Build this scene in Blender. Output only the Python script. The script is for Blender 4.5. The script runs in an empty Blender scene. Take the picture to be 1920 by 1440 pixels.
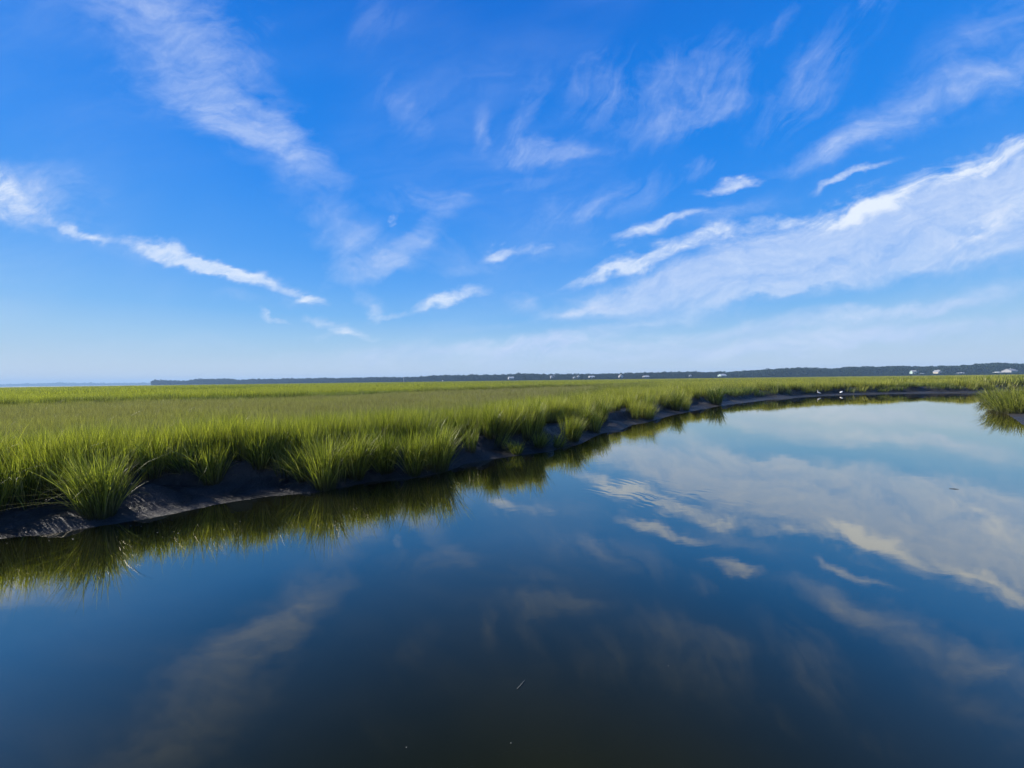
import bpy, math, random
import numpy as np
from mathutils import Matrix, Vector

random.seed(7)
rng = np.random.default_rng(11)
scene = bpy.context.scene
COL = scene.collection

# ------------------------------------------------------------------ camera
CAM_H = 2.2
FPX = 720.0                       # focal length in pixels of a 1920 wide picture
cam_d = bpy.data.cameras.new("camera")
cam = bpy.data.objects.new("camera", cam_d)
COL.objects.link(cam)
cam_d.sensor_width = 36.0
cam_d.lens = 36.0 * FPX / 1920.0
cam_d.clip_start = 0.05
cam_d.clip_end = 30000
PITCH = math.radians(-0.58)
ROLL = math.radians(0.73)
cam.matrix_world = (Matrix.Translation((0, 0, CAM_H)) @ Matrix.Rotation(math.pi / 2 + PITCH, 4, 'X')
                    @ Matrix.Rotation(-ROLL, 4, 'Z'))
scene.camera = cam
CM = np.array(cam.matrix_world.to_3x3())

def ray(px, py):
    return CM @ np.array([(px - 960) / FPX, -(py - 720) / FPX, -1.0])

def unproj(px, py, z=0.0):
    d = ray(px, py)
    t = (z - CAM_H) / d[2]
    return d[0] * t, d[1] * t

def at_depth(px, py, depth):
    d = ray(px, py)
    t = depth / d[1]
    return d[0] * t, depth, CAM_H + d[2] * t

# ------------------------------------------------------------------ light
SUN_EL = math.radians(34)
SUN_AZ = math.radians(-72)       # clockwise from the view direction (+Y): the sun stands to the left
sd = Vector((math.sin(SUN_AZ) * math.cos(SUN_EL), math.cos(SUN_AZ) * math.cos(SUN_EL), math.sin(SUN_EL)))
sun_d = bpy.data.lights.new("sun", 'SUN')
sun_d.energy = 5.0
sun_d.angle = math.radians(0.5)
sun_d.color = (1.0, 0.93, 0.82)
sun = bpy.data.objects.new("sun", sun_d)
sun.rotation_euler = sd.to_track_quat('Z', 'Y').to_euler()
COL.objects.link(sun)

scene.view_settings.view_transform = 'Standard'
scene.view_settings.look = 'None'
scene.view_settings.exposure = 0.9
scene.view_settings.gamma = 1.0
scene.view_settings.use_curve_mapping = False

world = bpy.data.worlds.new("World")
scene.world = world
world.use_nodes = True
world.cycles.sampling_method = 'MANUAL'
world.cycles.sample_map_resolution = 512

class NT:
    """small helper for node trees"""
    def __init__(self, tree):
        self.t = tree
        self.t.nodes.clear()
    def n(self, kind, **kw):
        nd = self.t.nodes.new(kind)
        for k, v in kw.items():
            if k.startswith('i_'):
                key = k[2:]
                key = int(key) if key.isdigit() else key
                self.put(nd.inputs[key], v)
            else:
                setattr(nd, k, v)
        return nd
    def put(self, sock, v):
        if isinstance(v, bpy.types.NodeSocket):
            self.t.links.new(v, sock)
        else:
            sock.default_value = v
    def math(self, op, a, b=None, c=None, clamp=False):
        nd = self.t.nodes.new('ShaderNodeMath'); nd.operation = op; nd.use_clamp = clamp
        self.put(nd.inputs[0], a)
        if b is not None: self.put(nd.inputs[1], b)
        if c is not None: self.put(nd.inputs[2], c)
        return nd.outputs[0]
    def vmath(self, op, a, b=None, out=0):
        nd = self.t.nodes.new('ShaderNodeVectorMath'); nd.operation = op
        self.put(nd.inputs[0], a)
        if b is not None:
            if op == 'SCALE': self.put(nd.inputs['Scale'], b)
            else: self.put(nd.inputs[1], b)
        return nd.outputs[out]
    def mapr(self, v, a, b, c=0.0, d=1.0, smooth=True):
        nd = self.t.nodes.new('ShaderNodeMapRange')
        nd.interpolation_type = 'SMOOTHSTEP' if smooth else 'LINEAR'
        self.put(nd.inputs[0], v)
        for i, q in enumerate((a, b, c, d)): self.put(nd.inputs[1 + i], q)
        return nd.outputs[0]
    def noise(self, vec, scale, detail=4, rough=0.5, dist=0.0, out=0, dims='3D', lac=2.0):
        nd = self.t.nodes.new('ShaderNodeTexNoise'); nd.noise_dimensions = dims
        if vec is not None: self.put(nd.inputs['Vector'], vec)
        nd.inputs['Scale'].default_value = scale
        nd.inputs['Detail'].default_value = detail
        nd.inputs['Roughness'].default_value = rough
        nd.inputs['Lacunarity'].default_value = lac
        nd.inputs['Distortion'].default_value = dist
        return nd.outputs[out]
    def mix(self, f, a, b, mode='MIX'):
        nd = self.t.nodes.new('ShaderNodeMix'); nd.data_type = 'RGBA'; nd.blend_type = mode
        self.put(nd.inputs[0], f); self.put(nd.inputs[6], a); self.put(nd.inputs[7], b)
        return nd.outputs[2]
    def mapping(self, vec, loc=(0, 0, 0), rot=(0, 0, 0), scl=(1, 1, 1), kind='TEXTURE'):
        nd = self.t.nodes.new('ShaderNodeMapping'); nd.vector_type = kind
        self.put(nd.inputs[0], vec)
        nd.inputs[1].default_value = loc; nd.inputs[2].default_value = rot; nd.inputs[3].default_value = scl
        return nd.outputs[0]

EXPO = 2 ** 0.9
W = NT(world.node_tree)
tc = W.n('ShaderNodeTexCoord')
sky = W.n('ShaderNodeTexSky', sky_type='NISHITA', sun_disc=False)
sky.sun_elevation = SUN_EL
sky.sun_rotation = SUN_AZ
sky.air_density = 1.0
sky.dust_density = 0.3
sky.ozone_density = 2.0
sep = W.n('ShaderNodeSeparateXYZ', i_0=tc.outputs['Generated'])
sx, sy, sz = sep.outputs
ay = W.math('MAXIMUM', W.math('ABSOLUTE', sy), 0.001)
comb = W.n('ShaderNodeCombineXYZ', i_0=W.math('DIVIDE', sx, ay), i_1=W.math('DIVIDE', sz, ay))
P = comb.outputs[0]
# feathery edges: the cloud coordinates are bent by a coarse, a middle and a fine noise
w1 = W.vmath('SUBTRACT', W.noise(P, 2.6, 3, 0.5, out=1), (0.5, 0.5, 0.5))
w2 = W.vmath('SUBTRACT', W.noise(W.mapping(P, (0, 0, 0), (0, 0, 0.2), (1.8, 1, 1)), 9.0, 6, 0.62, out=1), (0.5, 0.5, 0.5))
w3 = W.vmath('SUBTRACT', W.noise(P, 34.0, 5, 0.65, out=1), (0.5, 0.5, 0.5))
PW = W.vmath('ADD', P, W.vmath('ADD', W.vmath('SCALE', w1, 0.07), W.vmath('SCALE', w2, 0.11)))
PS = W.vmath('ADD', P, W.vmath('ADD', W.vmath('SCALE', w1, 0.25), W.vmath('SCALE', w3, 0.018)))   # for the fibres

def hor_y(px):
    return 712.7 - math.tan(ROLL) * (px - 960)

# clouds: x, y, half length, half width (pixels of the 1920 picture), angle, weight, family
CLOUDS = [
 (1170, 566, 200, 34, 9, .62, 'b'), (1330, 530, 260, 50, 11, .72, 'b'), (1520, 495, 300, 58, 10, .70, 'b'),
 (1720, 430, 320, 85, 15, .55, 'b'), (1930, 390, 280, 110, 17, .60, 'b'), (1560, 455, 200, 60, 14, .35, 'b'),
 (1120, 514, 120, 15, 17, .70, 'p'), (1235, 478, 90, 24, 18, .95, 'p'), (1340, 447, 66, 24, 22, .95, 'p'), (1150, 490, 50, 16, 20, .6, 'p'),
 (1450, 425, 110, 20, 16, .70, 'p'), (1580, 395, 110, 22, 8, .60, 'p'), (1700, 352, 190, 28, 24, .55, 'p'), (1880, 296, 150, 28, 20, .70, 'p'),
 (1850, 420, 120, 30, 30, .40, 'p'), (1290, 500, 200, 34, 17, .45, 'b'), (1620, 505, 280, 36, 8, .5, 'b'), (1860, 465, 180, 34, 12, .5, 'b'), (1100, 582, 90, 14, 8, .5, 'b'), (1450, 548, 160, 10, 9, .5, 'b'), (1480, 450, 200, 42, 15, .55, 'b'), (1700, 390, 200, 50, 20, .5, 'b'), (1900, 330, 160, 50, 20, .5, 'b'),
 (1230, 428, 130, 16, 17, .80, 'p'), (1384, 353, 95, 13, 7, .80, 'p'), (1602, 332, 92, 11, 17, .85, 'p'),
 (1640, 252, 240, 40, 24, .34, 'b'), (1850, 110, 180, 90, 30, .36, 'b'), (1890, 160, 160, 50, 24, .28, 'b'),
 (1640, 10, 70, 26, 25, .30, 'c'), (1310, 316, 50, 22, 20, .45, 'c'),
 (845, 563, 98, 17, 14, .95, 'p'), (725, 588, 55, 13, 8, .70, 'p'), (985, 566, 60, 22, -18, .50, 'b'),
 (940, 473, 48, 13, 8, .75, 'p'), (1012, 464, 56, 12, 8, .45, 'p'), (1120, 392, 40, 16, 25, .3, 'c'),
 (630, 606, 100, 13, -22, .75, 'p'), (522, 594, 38, 8, -12, .85, 'p'), (612, 624, 66, 10, 2, .50, 'p'),
 (10, 345, 150, 60, -22, .75, 'a'), (0, 330, 90, 30, -12, .5, 'p'), (60, 410, 140, 30, -14, .60, 'a'), (150, 434, 60, 14, -22, .6, 'p'),
 (330, 482, 200, 17, -15, .85, 'p'), (470, 520, 140, 20, -15, .80, 'p'), (590, 552, 60, 14, -12, .6, 'p'), (700, 578, 40, 8, 20, .5, 'p'), (40, 380, 130, 40, -16, .55, 'p'), (120, 350, 120, 60, -20, .4, 'a'), (560, 548, 80, 24, -12, .5, 'a'), (260, 470, 160, 26, -14, .35, 'a'),
 (480, 235, 180, 50, -22, .46, 'a'), (420, 180, 200, 90, -36, .38, 'a'), (350, 90, 260, 130, -42, .36, 'a'), (240, 10, 230, 70, -30, .30, 'a'),
 (410, 20, 160, 90, -50, .22, 'a'), (590, 340, 90, 80, -50, .40, 'a'), (460, 560, 80, 16, -10, .25, 'a'),
 (640, 435, 90, 60, -30, .50, 'a'), (735, 416, 30, 14, 48, .80, 'p'), (790, 450, 120, 28, 38, .55, 'a'),
 (700, 505, 140, 26, 4, .52, 'a'), (800, 380, 120, 24, -4, .46, 'a'), (700, 560, 60, 22, -30, .44, 'a'), (850, 470, 90, 30, -20, .22, 'a'),
 (770, 205, 75, 46, -38, .36, 'c'), (710, 40, 70, 40, 60, .16, 'c'),
 (1035, 288, 130, 24, 4, .60, 'c'), (995, 225, 100, 18, 72, .36, 'c'), (910, 250, 50, 20, 75, .36, 'c'),
 (1110, 170, 100, 60, 60, .40, 'c'), (1210, 165, 120, 60, 45, .42, 'c'), (1340, 150, 130, 80, 50, .44, 'c'),
 (1290, 225, 160, 40, 18, .52, 'c'), (1490, 195, 120, 50, 45, .40, 'c'), (1460, 60, 60, 14, 50, .22, 'c'),
 (1100, 625, 330, 14, 7, .34, 'h'), (850, 655, 380, 20, 3, .22, 'h'), (1500, 600, 420, 18, 6, .28, 'h'),
 (1780, 565, 300, 20, 8, .26, 'h'), (1400, 640, 700, 30, 2, .20, 'h'), (350, 640, 300, 20, 0, .08, 'h'),
 (1180, 370, 120, 40, 30, .34, 'c'), (1060, 400, 110, 34, 20, .30, 'c'), (1590, 60, 120, 50, 40, .12, 'c'), (1000, 340, 90, 20, 10, .34, 'c'), (1540, 130, 90, 60, 50, .34, 'c'),
 (1380, 400, 130, 24, 16, .34, 'b'), (1060, 470, 90, 24, 10, .34, 'a'), (880, 510, 100, 20, 4, .3, 'a'), (700, 470, 80, 60, 20, .34, 'a'), (540, 280, 120, 60, -40, .3, 'a'),
 (1700, 200, 200, 40, 24, .22, 'b'), (1560, 290, 150, 26, 20, .32, 'b'), (1000, 600, 200, 12, 8, .22, 'h'), (1250, 590, 200, 14, 8, .26, 'h'), (1000, 670, 600, 22, 1, .16, 'h'), (1650, 625, 500, 24, 5, .24, 'h'),
]
fam = {}
CLOUDS.sort(key=lambda c_: c_[6])
PI_ = PW; total = None
for ci_, (px, py, hl, hw, ang, wt, f) in enumerate(CLOUDS):
    if ci_ and ci_ % 5 == 0:       # evaluate the strokes a few at a time (keeps the shader's stack small)
        PI_ = W.vmath('SCALE', PW, W.math('MULTIPLY_ADD', total, 1e-9, 1.0))
    u = (px - 960) / FPX; v = (hor_y(px) - py) / FPX
    m = W.mapping(PI_, (u, v, 0), (0, 0, math.radians(ang)), (hl / FPX * 1.18, hw / FPX * 1.35, 1))
    r = W.vmath('LENGTH', m, out=1)
    s = W.mapr(r, 1.0, 0.15, 0.0, wt)
    fam[f] = s if f not in fam else W.math('ADD', fam[f], s)
    total = fam[f]

def streaks(rot, sxy, scale, seed, det=8, rough=0.66, lo=0.30, hi=0.70):
    v = W.mapping(PS, (seed, seed * 0.37, 0), (0, 0, math.radians(rot)), sxy)
    return W.mapr(W.noise(v, scale, det, rough, 0.6), lo, hi, smooth=False)

def erode(S, n, amt, lo, slope, gain):
    """wispy density: fibrous noise eats into the soft cloud field"""
    q = W.math('MULTIPLY_ADD', n, amt, W.math('MULTIPLY_ADD', S, 1.0, -lo))
    q = W.math('MULTIPLY', q, slope, clamp=True)
    return W.math('MULTIPLY', W.math('MULTIPLY', q, W.math('POWER', S, 0.7)), gain)

fib_r = streaks(17, (6.0, 1, 1), 13.0, 3.1, lo=0.35, hi=0.66)        # fibres rising to the right
fib_l = streaks(-24, (5.0, 1, 1), 12.0, 7.7, lo=0.35, hi=0.66)       # fibres falling to the right
fib_v = streaks(58, (6.0, 1, 1), 15.0, 1.9)       # steep fibres of the high cirrus
puff = streaks(20, (1.5, 1, 1), 14.0, 4.4, rough=0.6)
mixr = W.math('MULTIPLY_ADD', fib_r, 0.6, W.math('MULTIPLY', puff, 0.4))
mixl = W.math('MULTIPLY_ADD', fib_l, 0.55, W.math('MULTIPLY', puff, 0.45))
db = erode(W.math('MINIMUM', fam['b'], 1.0), mixr, 0.85, 0.38, 0.98, 0.90)
dp = erode(W.math('MINIMUM', fam['p'], 1.0), mixr, 1.25, 0.82, 1.2, 0.96)
da = erode(W.math('MINIMUM', fam['a'], 0.9), mixl, 1.15, 0.60, 1.0, 0.72)
dc = erode(W.math('MINIMUM', fam['c'], 0.55), W.math('MULTIPLY_ADD', fib_v, 0.75, W.math('MULTIPLY', puff, 0.25)), 1.35, 0.66, 1.0, 0.70)
dh = erode(fam['h'], streaks(4, (8.0, 1, 1), 8.0, 5.2), 0.9, 0.25, 1.2, 1.6)
db = W.math('ADD', db, dp)
dens = W.math('ADD', W.math('ADD', da, db), W.math('ADD', dc, dh))
dens = W.math('MULTIPLY', dens, streaks(8, (3.5, 1, 1), 42.0, 9.3, det=4, lo=-0.6, hi=0.9))
vz = W.mapr(W.noise(W.mapping(P, (1, 2, 0), (0, 0, 0.3), (2.2, 1, 1)), 1.9, 3, 0.5), 0.42, 0.72, 0.0, 1.0)
veil = W.math('MULTIPLY', W.math('MULTIPLY', vz, W.math('MULTIPLY_ADD', fib_r, 0.6, 0.4)), 0.20)
dens = W.math('ADD', dens, veil)
dens = W.math('MINIMUM', dens, 0.94)
dens = W.math('MULTIPLY', dens, W.mapr(sz, 0.0, 0.03))
SKY_K = 0.10
# the photograph's deep, strongly saturated blue depends on the elevation; the sky texture adds the side-to-side change
def lin(c):
    return [((v / 255 + .055) / 1.055) ** 2.4 if v > 10 else v / 255 / 12.92 for v in c]
ramp = W.n('ShaderNodeValToRGB', i_0=sz)
GR = [(0.0, (206, 212, 222)), (1.5, (194, 210, 226)), (4, (170, 203, 231)), (6, (152, 197, 236)), (9, (116, 181, 241)), (13, (88, 165, 243)), (16.5, (68, 154, 241)),
      (23.8, (36, 138, 238)), (28, (16, 131, 235)), (36, (3, 122, 228)), (44, (0, 110, 217)), (60, (0, 95, 198)), (90, (0, 80, 175))]
el = ramp.color_ramp.elements
el[0].position = 0.0; el[1].position = 1.0
for i, (dg, c) in enumerate(GR):
    p = math.sin(math.radians(dg))
    q = el[0] if i == 0 else (el[len(el) - 1] if i == len(GR) - 1 else el.new(p))
    q.color = (*lin(c), 1)
grad = W.vmath('SCALE', ramp.outputs[0], 1.0 / SKY_K / EXPO)
skyc = W.mix(0.03, grad, sky.outputs[0])
cw = 1.0 / SKY_K / EXPO
shade = W.math('ADD', W.math('MULTIPLY', dp, 0.7), W.math('MULTIPLY', mixr, 0.6), clamp=True)
cloudc = W.mix(shade, (0.50 * cw, 0.64 * cw, 0.95 * cw, 1), (0.86 * cw, 0.93 * cw, 1.03 * cw, 1))
skyf = W.mix(dens, skyc, cloudc)
bg = W.n('ShaderNodeBackground', i_Color=skyf, i_Strength=SKY_K)
wo = W.n('ShaderNodeOutputWorld')
world.node_tree.links.new(bg.outputs[0], wo.inputs[0])

# ------------------------------------------------------------------ helpers
def tag(o, label=None, cat=None, group=None, kind=None):
    if label: o['label'] = label
    if cat: o['category'] = cat
    if group: o['group'] = group
    if kind: o['kind'] = kind
    return o

def mesh_np(name, V, F, attrs=None, smooth=False):
    """mesh from arrays; F is (n,3|4); attrs: name -> point floats"""
    me = bpy.data.meshes.new(name)
    V = np.asarray(V, dtype=np.float32); F = np.asarray(F, dtype=np.int32)
    me.vertices.add(len(V)); me.vertices.foreach_set('co', V.ravel())
    k = F.shape[1]
    me.loops.add(F.size); me.loops.foreach_set('vertex_index', F.ravel())
    me.polygons.add(len(F))
    me.polygons.foreach_set('loop_start', np.arange(0, F.size, k, dtype=np.int32))
    if smooth: me.polygons.foreach_set('use_smooth', np.ones(len(F), dtype=bool))
    me.update(calc_edges=True)
    for nm, a in (attrs or {}).items():
        at = me.attributes.new(nm, 'FLOAT', 'POINT')
        at.data.foreach_set('value', np.asarray(a, dtype=np.float32))
    return me

def mkobj(name, me, mat=None, parent=None, link=True):
    o = bpy.data.objects.new(name, me)
    if link: COL.objects.link(o)
    if mat: me.materials.append(mat)
    if parent: o.parent = parent
    return o

def empty(name, loc, rz=0):
    o = bpy.data.objects.new(name, None)
    o.empty_display_size = 0.3
    o.location = loc; o.rotation_euler = (0, 0, rz)
    COL.objects.link(o)
    return o

def material(name):
    m = bpy.data.materials.new(name); m.use_nodes = True
    return m, NT(m.node_tree)

def out(T, shader):
    o = T.n('ShaderNodeOutputMaterial'); T.t.links.new(shader, o.inputs[0])

def simple(name, col, rough=0.7, var=0.15, scale=8.0):
    m, T = material(name)
    c = T.n('ShaderNodeTexCoord')
    n = T.noise(c.outputs['Object'], scale, 5, 0.6)
    f = T.mapr(n, 0.3, 0.7, 1 - var, 1 + var)
    col4 = T.n('ShaderNodeCombineXYZ', i_0=T.math('MULTIPLY', f, col[0]), i_1=T.math('MULTIPLY', f, col[1]), i_2=T.math('MULTIPLY', f, col[2]))
    b = T.n('ShaderNodeBsdfPrincipled', i_Roughness=rough)
    T.put(b.inputs['Base Color'], col4.outputs[0])
    out(T, b.outputs[0])
    return m

# value noise in numpy
def _hash(ix, iy, seed):
    h = (ix.astype(np.int64) * 374761393 + iy.astype(np.int64) * 668265263 + seed * 974634777) & 0xffffffff
    h = ((h ^ (h >> 13)) * 1274126177) & 0xffffffff
    h = h ^ (h >> 16)
    return (h & 0xffff) / 65535.0

def vnoise(x, y, seed=0):
    ix = np.floor(x); iy = np.floor(y); fx = x - ix; fy = y - iy
    fx = fx * fx * (3 - 2 * fx); fy = fy * fy * (3 - 2 * fy)
    a = _hash(ix, iy, seed); b = _hash(ix + 1, iy, seed); c = _hash(ix, iy + 1, seed); d = _hash(ix + 1, iy + 1, seed)
    return a + (b - a) * fx + (c - a) * fy + (a - b - c + d) * fx * fy

def fbm(x, y, seed=0, octs=4):
    s = 0; a = 0.5; t = 0
    for i in range(octs):
        s = s + a * vnoise(x * 2 ** i + 17.3 * i, y * 2 ** i - 9.1 * i, seed + i); t += a; a *= 0.5
    return s / t

def ss(a, b, x):
    t = np.clip((x - a) / (b - a), 0, 1)
    return t * t * (3 - 2 * t)

# ------------------------------------------------------------------ shorelines
SH_PX = [(-60, 1024), (0, 1010), (90, 1002), (150, 992), (200, 985), (260, 976), (340, 960), (430, 942), (510, 930), (590, 924), (640, 914),
         (700, 903), (770, 898), (835, 886), (870, 871), (900, 864), (960, 856), (1035, 846), (1090, 832), (1125, 814),
         (1165, 806), (1185, 797), (1215, 792), (1260, 779), (1310, 769), (1345, 762), (1400, 755), (1440, 750), (1500, 745),
         (1560, 741.5), (1640, 739), (1720, 737.5), (1790, 737), (1850, 737)]
A = [(-90, -60), (-40, -22), (-16, -2.0), (-10.5, 2.8)] + [unproj(px, py) for px, py in SH_PX]
A += [(100, 64), (180, 72), (400, 90), (1500, 160), (6500, 300)]
A = np.array(A)
B = [(6500, 230), (1500, 120), (400, 66), (180, 52), (95, 44), (60, 41)]
B += [unproj(px, py) for px, py in [(1875, 748), (1852, 757), (1868, 768), (1890, 778), (1908, 790), (1925, 803)]]
B += [(27, 12), (36, 3), (70, -25), (140, -60)]
B = np.array(B)

def polydist(x, y, poly):
    best = np.full(x.shape, 1e18)
    for i in range(len(poly) - 1):
        ax, ay = poly[i]; bx, by = poly[i + 1]
        dx, dy = bx - ax, by - ay
        t = np.clip(((x - ax) * dx + (y - ay) * dy) / (dx * dx + dy * dy), 0, 1)
        best = np.minimum(best, (x - ax - t * dx) ** 2 + (y - ay - t * dy) ** 2)
    return np.sqrt(best)

def inside(x, y, poly):
    c = np.zeros(x.shape, bool)
    n = len(poly); j = n - 1
    for i in range(n):
        xi, yi = poly[i]; xj, yj = poly[j]
        if yi != yj:
            c ^= ((yi > y) != (yj > y)) & (x < (xj - xi) * (y - yi) / (yj - yi) + xi)
        j = i
    return c

PA = np.vstack([A, [(6500, 9000), (-9000, 9000), (-9000, -60)]])
PB = np.vstack([B, [(6500, -60)]])

def sdist(x, y):
    dA = polydist(x, y, A); dA = np.where(inside(x, y, PA), dA, -dA)
    dB = polydist(x, y, B); dB = np.where(inside(x, y, PB), dB, -dB)
    return dA, dB

# mud mounds that reach out from the bank: pixel, radius, height
MOUNDS = [(283, 944, 0.46, 0.24), (120, 985, 0.45, 0.15), (20, 975, 0.4, 0.12), (590, 912, 0.5, 0.14), (470, 905, 0.5, 0.18),
          (690, 890, 0.5, 0.08), (885, 858, 0.5, 0.25), (960, 835, 0.6, 0.16), (1035, 832, 0.6, 0.2),
          (1155, 800, 0.8, 0.16), (1200, 772, 0.7, 0.3), (1320, 760, 0.9, 0.2), (1360, 752, 0.9, 0.14), (1450, 745, 1.6, 0.2), (1590, 737, 1.8, 0.25), (1880, 765, 1.2, 0.2)]
MOUNDS = [(*unproj(a, b), r, h) for a, b, r, h in MOUNDS]

# places where the grassy bank comes right down to the water
GRASSY = [(*unproj(a, b), r) for a, b, r in [(-330, 1060, 1.4), (650, 912, .5), (710, 900, .6), (775, 895, .7), (825, 885, .6), (1090, 828, 1.0), (1115, 815, .8), (1225, 790, 1.2), (1290, 772, 1.0)]]  # first spot is out of view, added to shade the mud at left

def terrain(x, y, full=False):
    dA, dB = sdist(x, y)
    r = np.hypot(x, y)
    wob = (fbm(x * 1.3, y * 1.3, 3) - 0.5) * 0.55 * ss(0, 0.5, dA) + (fbm(x * 4, y * 4, 5) - 0.5) * 0.1
    d = np.maximum(dA, dB)
    far = ss(14, 48, r)
    shelf = 0.75 + 0.5 * (vnoise(x * 0.8, y * 0.8, 9) - 0.3) + 0.7 * far
    rise = 0.16 + 0.7 * far
    top = 0.52 + 0.2 * far * (1 - ss(8, 60, d))
    gr = np.zeros_like(r)
    shelf = shelf + 0.95 * np.exp(-((x + 5.2) ** 2 + (y - 6.6) ** 2) / 2.6) + 0.5 * ss(-10.5, -9, x) * (1 - ss(-7.2, -6.0, x)) + 0.35 * np.exp(-((x + 3.1) ** 2 + (y - 7.6) ** 2) / 1.2)
    for mx, my, mr in GRASSY:
        g = np.exp(-((x - mx) ** 2 + (y - my) ** 2) / (mr * mr))
        shelf = shelf * (1 - 0.45 * g); rise = rise + 0.9 * g; gr = np.maximum(gr, g)
    dw = d + wob
    z = np.where(dw < 0, np.maximum(-0.7, dw * 0.30), 0.17 * ss(-0.3, 1, dw / shelf) - 0.037)
    z = np.where(dw < 0, z, np.maximum(z, 0.0 + 0.1 * np.minimum(dw, 1)))
    z = z + (top - 0.15) * ss(0, 1, (dw - shelf) / rise) * (dw > 0)
    for mx, my, mr, mh in MOUNDS:
        q = ((x - mx) ** 2 + (y - my) ** 2) / (mr * mr)
        z = z + mh * np.exp(-q * 1.3) * ss(-0.05, 0.35, d) * (1 - 0.7 * ss(0, 1, (dw - shelf) / rise))
    amp = ss(0.0, 0.3, d)
    z = z + amp * ((fbm(x * 6, y * 6, 21) - 0.5) * 0.05 + (fbm(x * 22, y * 22, 31, 3) - 0.5) * 0.03)
    z = z + ss(3, 20, d) * (fbm(x * 0.15, y * 0.15, 41) - 0.5) * 0.12
    if full: return z, d, dA, dB, (dw - shelf) / rise + 1.3 * gr
    return z

# ------------------------------------------------------------------ ground sheet (polar grid, fine where the camera looks)
az = np.concatenate([np.arange(-180, -75, 3.0), np.arange(-75, 66, 0.2), np.arange(66, 180.1, 3.0)])
az[-1] = 180.0
rr = np.concatenate([np.exp(np.arange(math.log(0.8), math.log(4.5), 0.08)), np.exp(np.arange(math.log(4.5), math.log(90), 0.0075)),
                     np.exp(np.arange(math.log(90), math.log(6000), 0.05)), [6400.0]])
AZ, RR = np.meshgrid(np.radians(az), rr, indexing='ij')
GX = RR * np.sin(AZ); GY = RR * np.cos(AZ)
GZ, GD, _, _, _ = terrain(GX, GY, True)
GZ = np.where(RR > 900, np.maximum(GZ, -0.7), GZ)
na, nr = GX.shape
idx = np.arange(na * nr).reshape(na, nr)
F = np.stack([idx[:-1, :-1], idx[:-1, 1:], idx[1:, 1:], idx[1:, :-1]], -1).reshape(-1, 4)[:, ::-1]
V = np.stack([GX, GY, GZ], -1).reshape(-1, 3)
gm = mesh_np('ground', V, F, {'inland': GD.ravel()}, smooth=True)
mud, T = material('wet_mud')
tcn = T.n('ShaderNodeTexCoord')
pos = T.n('ShaderNodeNewGeometry').outputs['Position']
inl = T.n('ShaderNodeAttribute', attribute_name='inland').outputs['Fac']
n1 = T.noise(pos, 1.7, 6, 0.6)
n2 = T.noise(pos, 18.0, 6, 0.65)
c = T.mix(T.mapr(n1, 0.35, 0.65), (0.010, 0.010, 0.011, 1), (0.036, 0.034, 0.034, 1))
c = T.mix(T.mapr(n2, 0.5, 0.75, 0, 0.45), c, (0.065, 0.060, 0.054, 1))
# thatch and low green between the stems away from the bank
c = T.mix(T.math('MULTIPLY', T.mapr(inl, 3.0, 8.0), T.mapr(n2, 0.35, 0.6, 0.6, 1.0)), c, (0.075, 0.085, 0.028, 1))
b = T.n('ShaderNodeBsdfPrincipled', i_Roughness=T.mapr(n1, 0.3, 0.7, 0.38, 0.75))
b.inputs['Specular IOR Level'].default_value = 0.28
T.put(b.inputs['Base Color'], c)
vor = T.n('ShaderNodeTexVoronoi', i_Vector=pos, i_Scale=11.0)
holes = T.mapr(vor.outputs['Distance'], 0.10, 0.22, -1.2, 0.0)      # crab holes
bmp = T.n('ShaderNodeBump', i_Strength=1.0, i_Distance=0.03, i_Height=T.math('ADD', T.noise(pos, 35.0, 6, 0.7), T.math('ADD', T.math('MULTIPLY', T.noise(pos, 9.0, 4, 0.6), 1.4), holes)))
T.put(b.inputs['Normal'], bmp.outputs[0])
out(T, b.outputs[0])
ground = mkobj('ground', gm, mud); tag(ground, kind='structure')

# ------------------------------------------------------------------ water
wm, T = material('creek_water')
pos = T.n('ShaderNodeNewGeometry').outputs['Position']
n_big = T.noise(T.mapping(pos, (0, 0, 0), (0, 0, 0.5), (1.6, 1, 1)), 0.9, 3, 0.5)
n_mid = T.noise(T.mapping(pos, (3, 1, 0), (0, 0, 0.2), (2.0, 1, 1)), 5.0, 3, 0.5)
n_fin = T.noise(pos, 60.0, 2, 0.5)
def blob(cx, cy, rx, ry, rot=0.0):
    m = T.mapping(pos, (cx, cy, 0), (0, 0, rot), (rx, ry, 1e6))
    return T.mapr(T.vmath('LENGTH', m, out=1), 1.0, 0.1)
RX, RY = unproj(1225, 925)
patch = blob(RX, RY, 3.2, 1.5, 0.25)
sp = T.mapping(pos, (RX - 3.2, RY - 2.6, 0), (0, 0, 0), (1, 1, 1e6))
rad = T.vmath('LENGTH', T.vmath('ADD', sp, T.vmath('SCALE', T.vmath('SUBTRACT', T.noise(pos, 0.9, 2, 0.5, out=1), (0.5, 0.5, 0.5)), 1.5)), out=1)
waves = T.math('MULTIPLY', T.math('SINE', T.math('MULTIPLY', rad, 26.0)), patch)
waves = T.math('MULTIPLY', waves, T.mapr(T.noise(T.mapping(pos, (0, 0, 0), (0, 0, 0.3), (2.5, 1, 1)), 1.8, 3, 0.5), 0.42, 0.66))
QX, QY = unproj(1180, 831)
rp = blob(QX, QY, 1.1, 0.9)
rad2 = T.vmath('LENGTH', T.mapping(pos, (QX, QY, 0), (0, 0, 0), (1, 1, 1e6)), out=1)
rings = T.math('MULTIPLY', T.math('SINE', T.math('MULTIPLY', rad2, 34.0)), rp)
h = T.math('ADD', T.math('MULTIPLY', n_big, 0.0022), T.math('MULTIPLY', n_mid, 0.00035))
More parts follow.
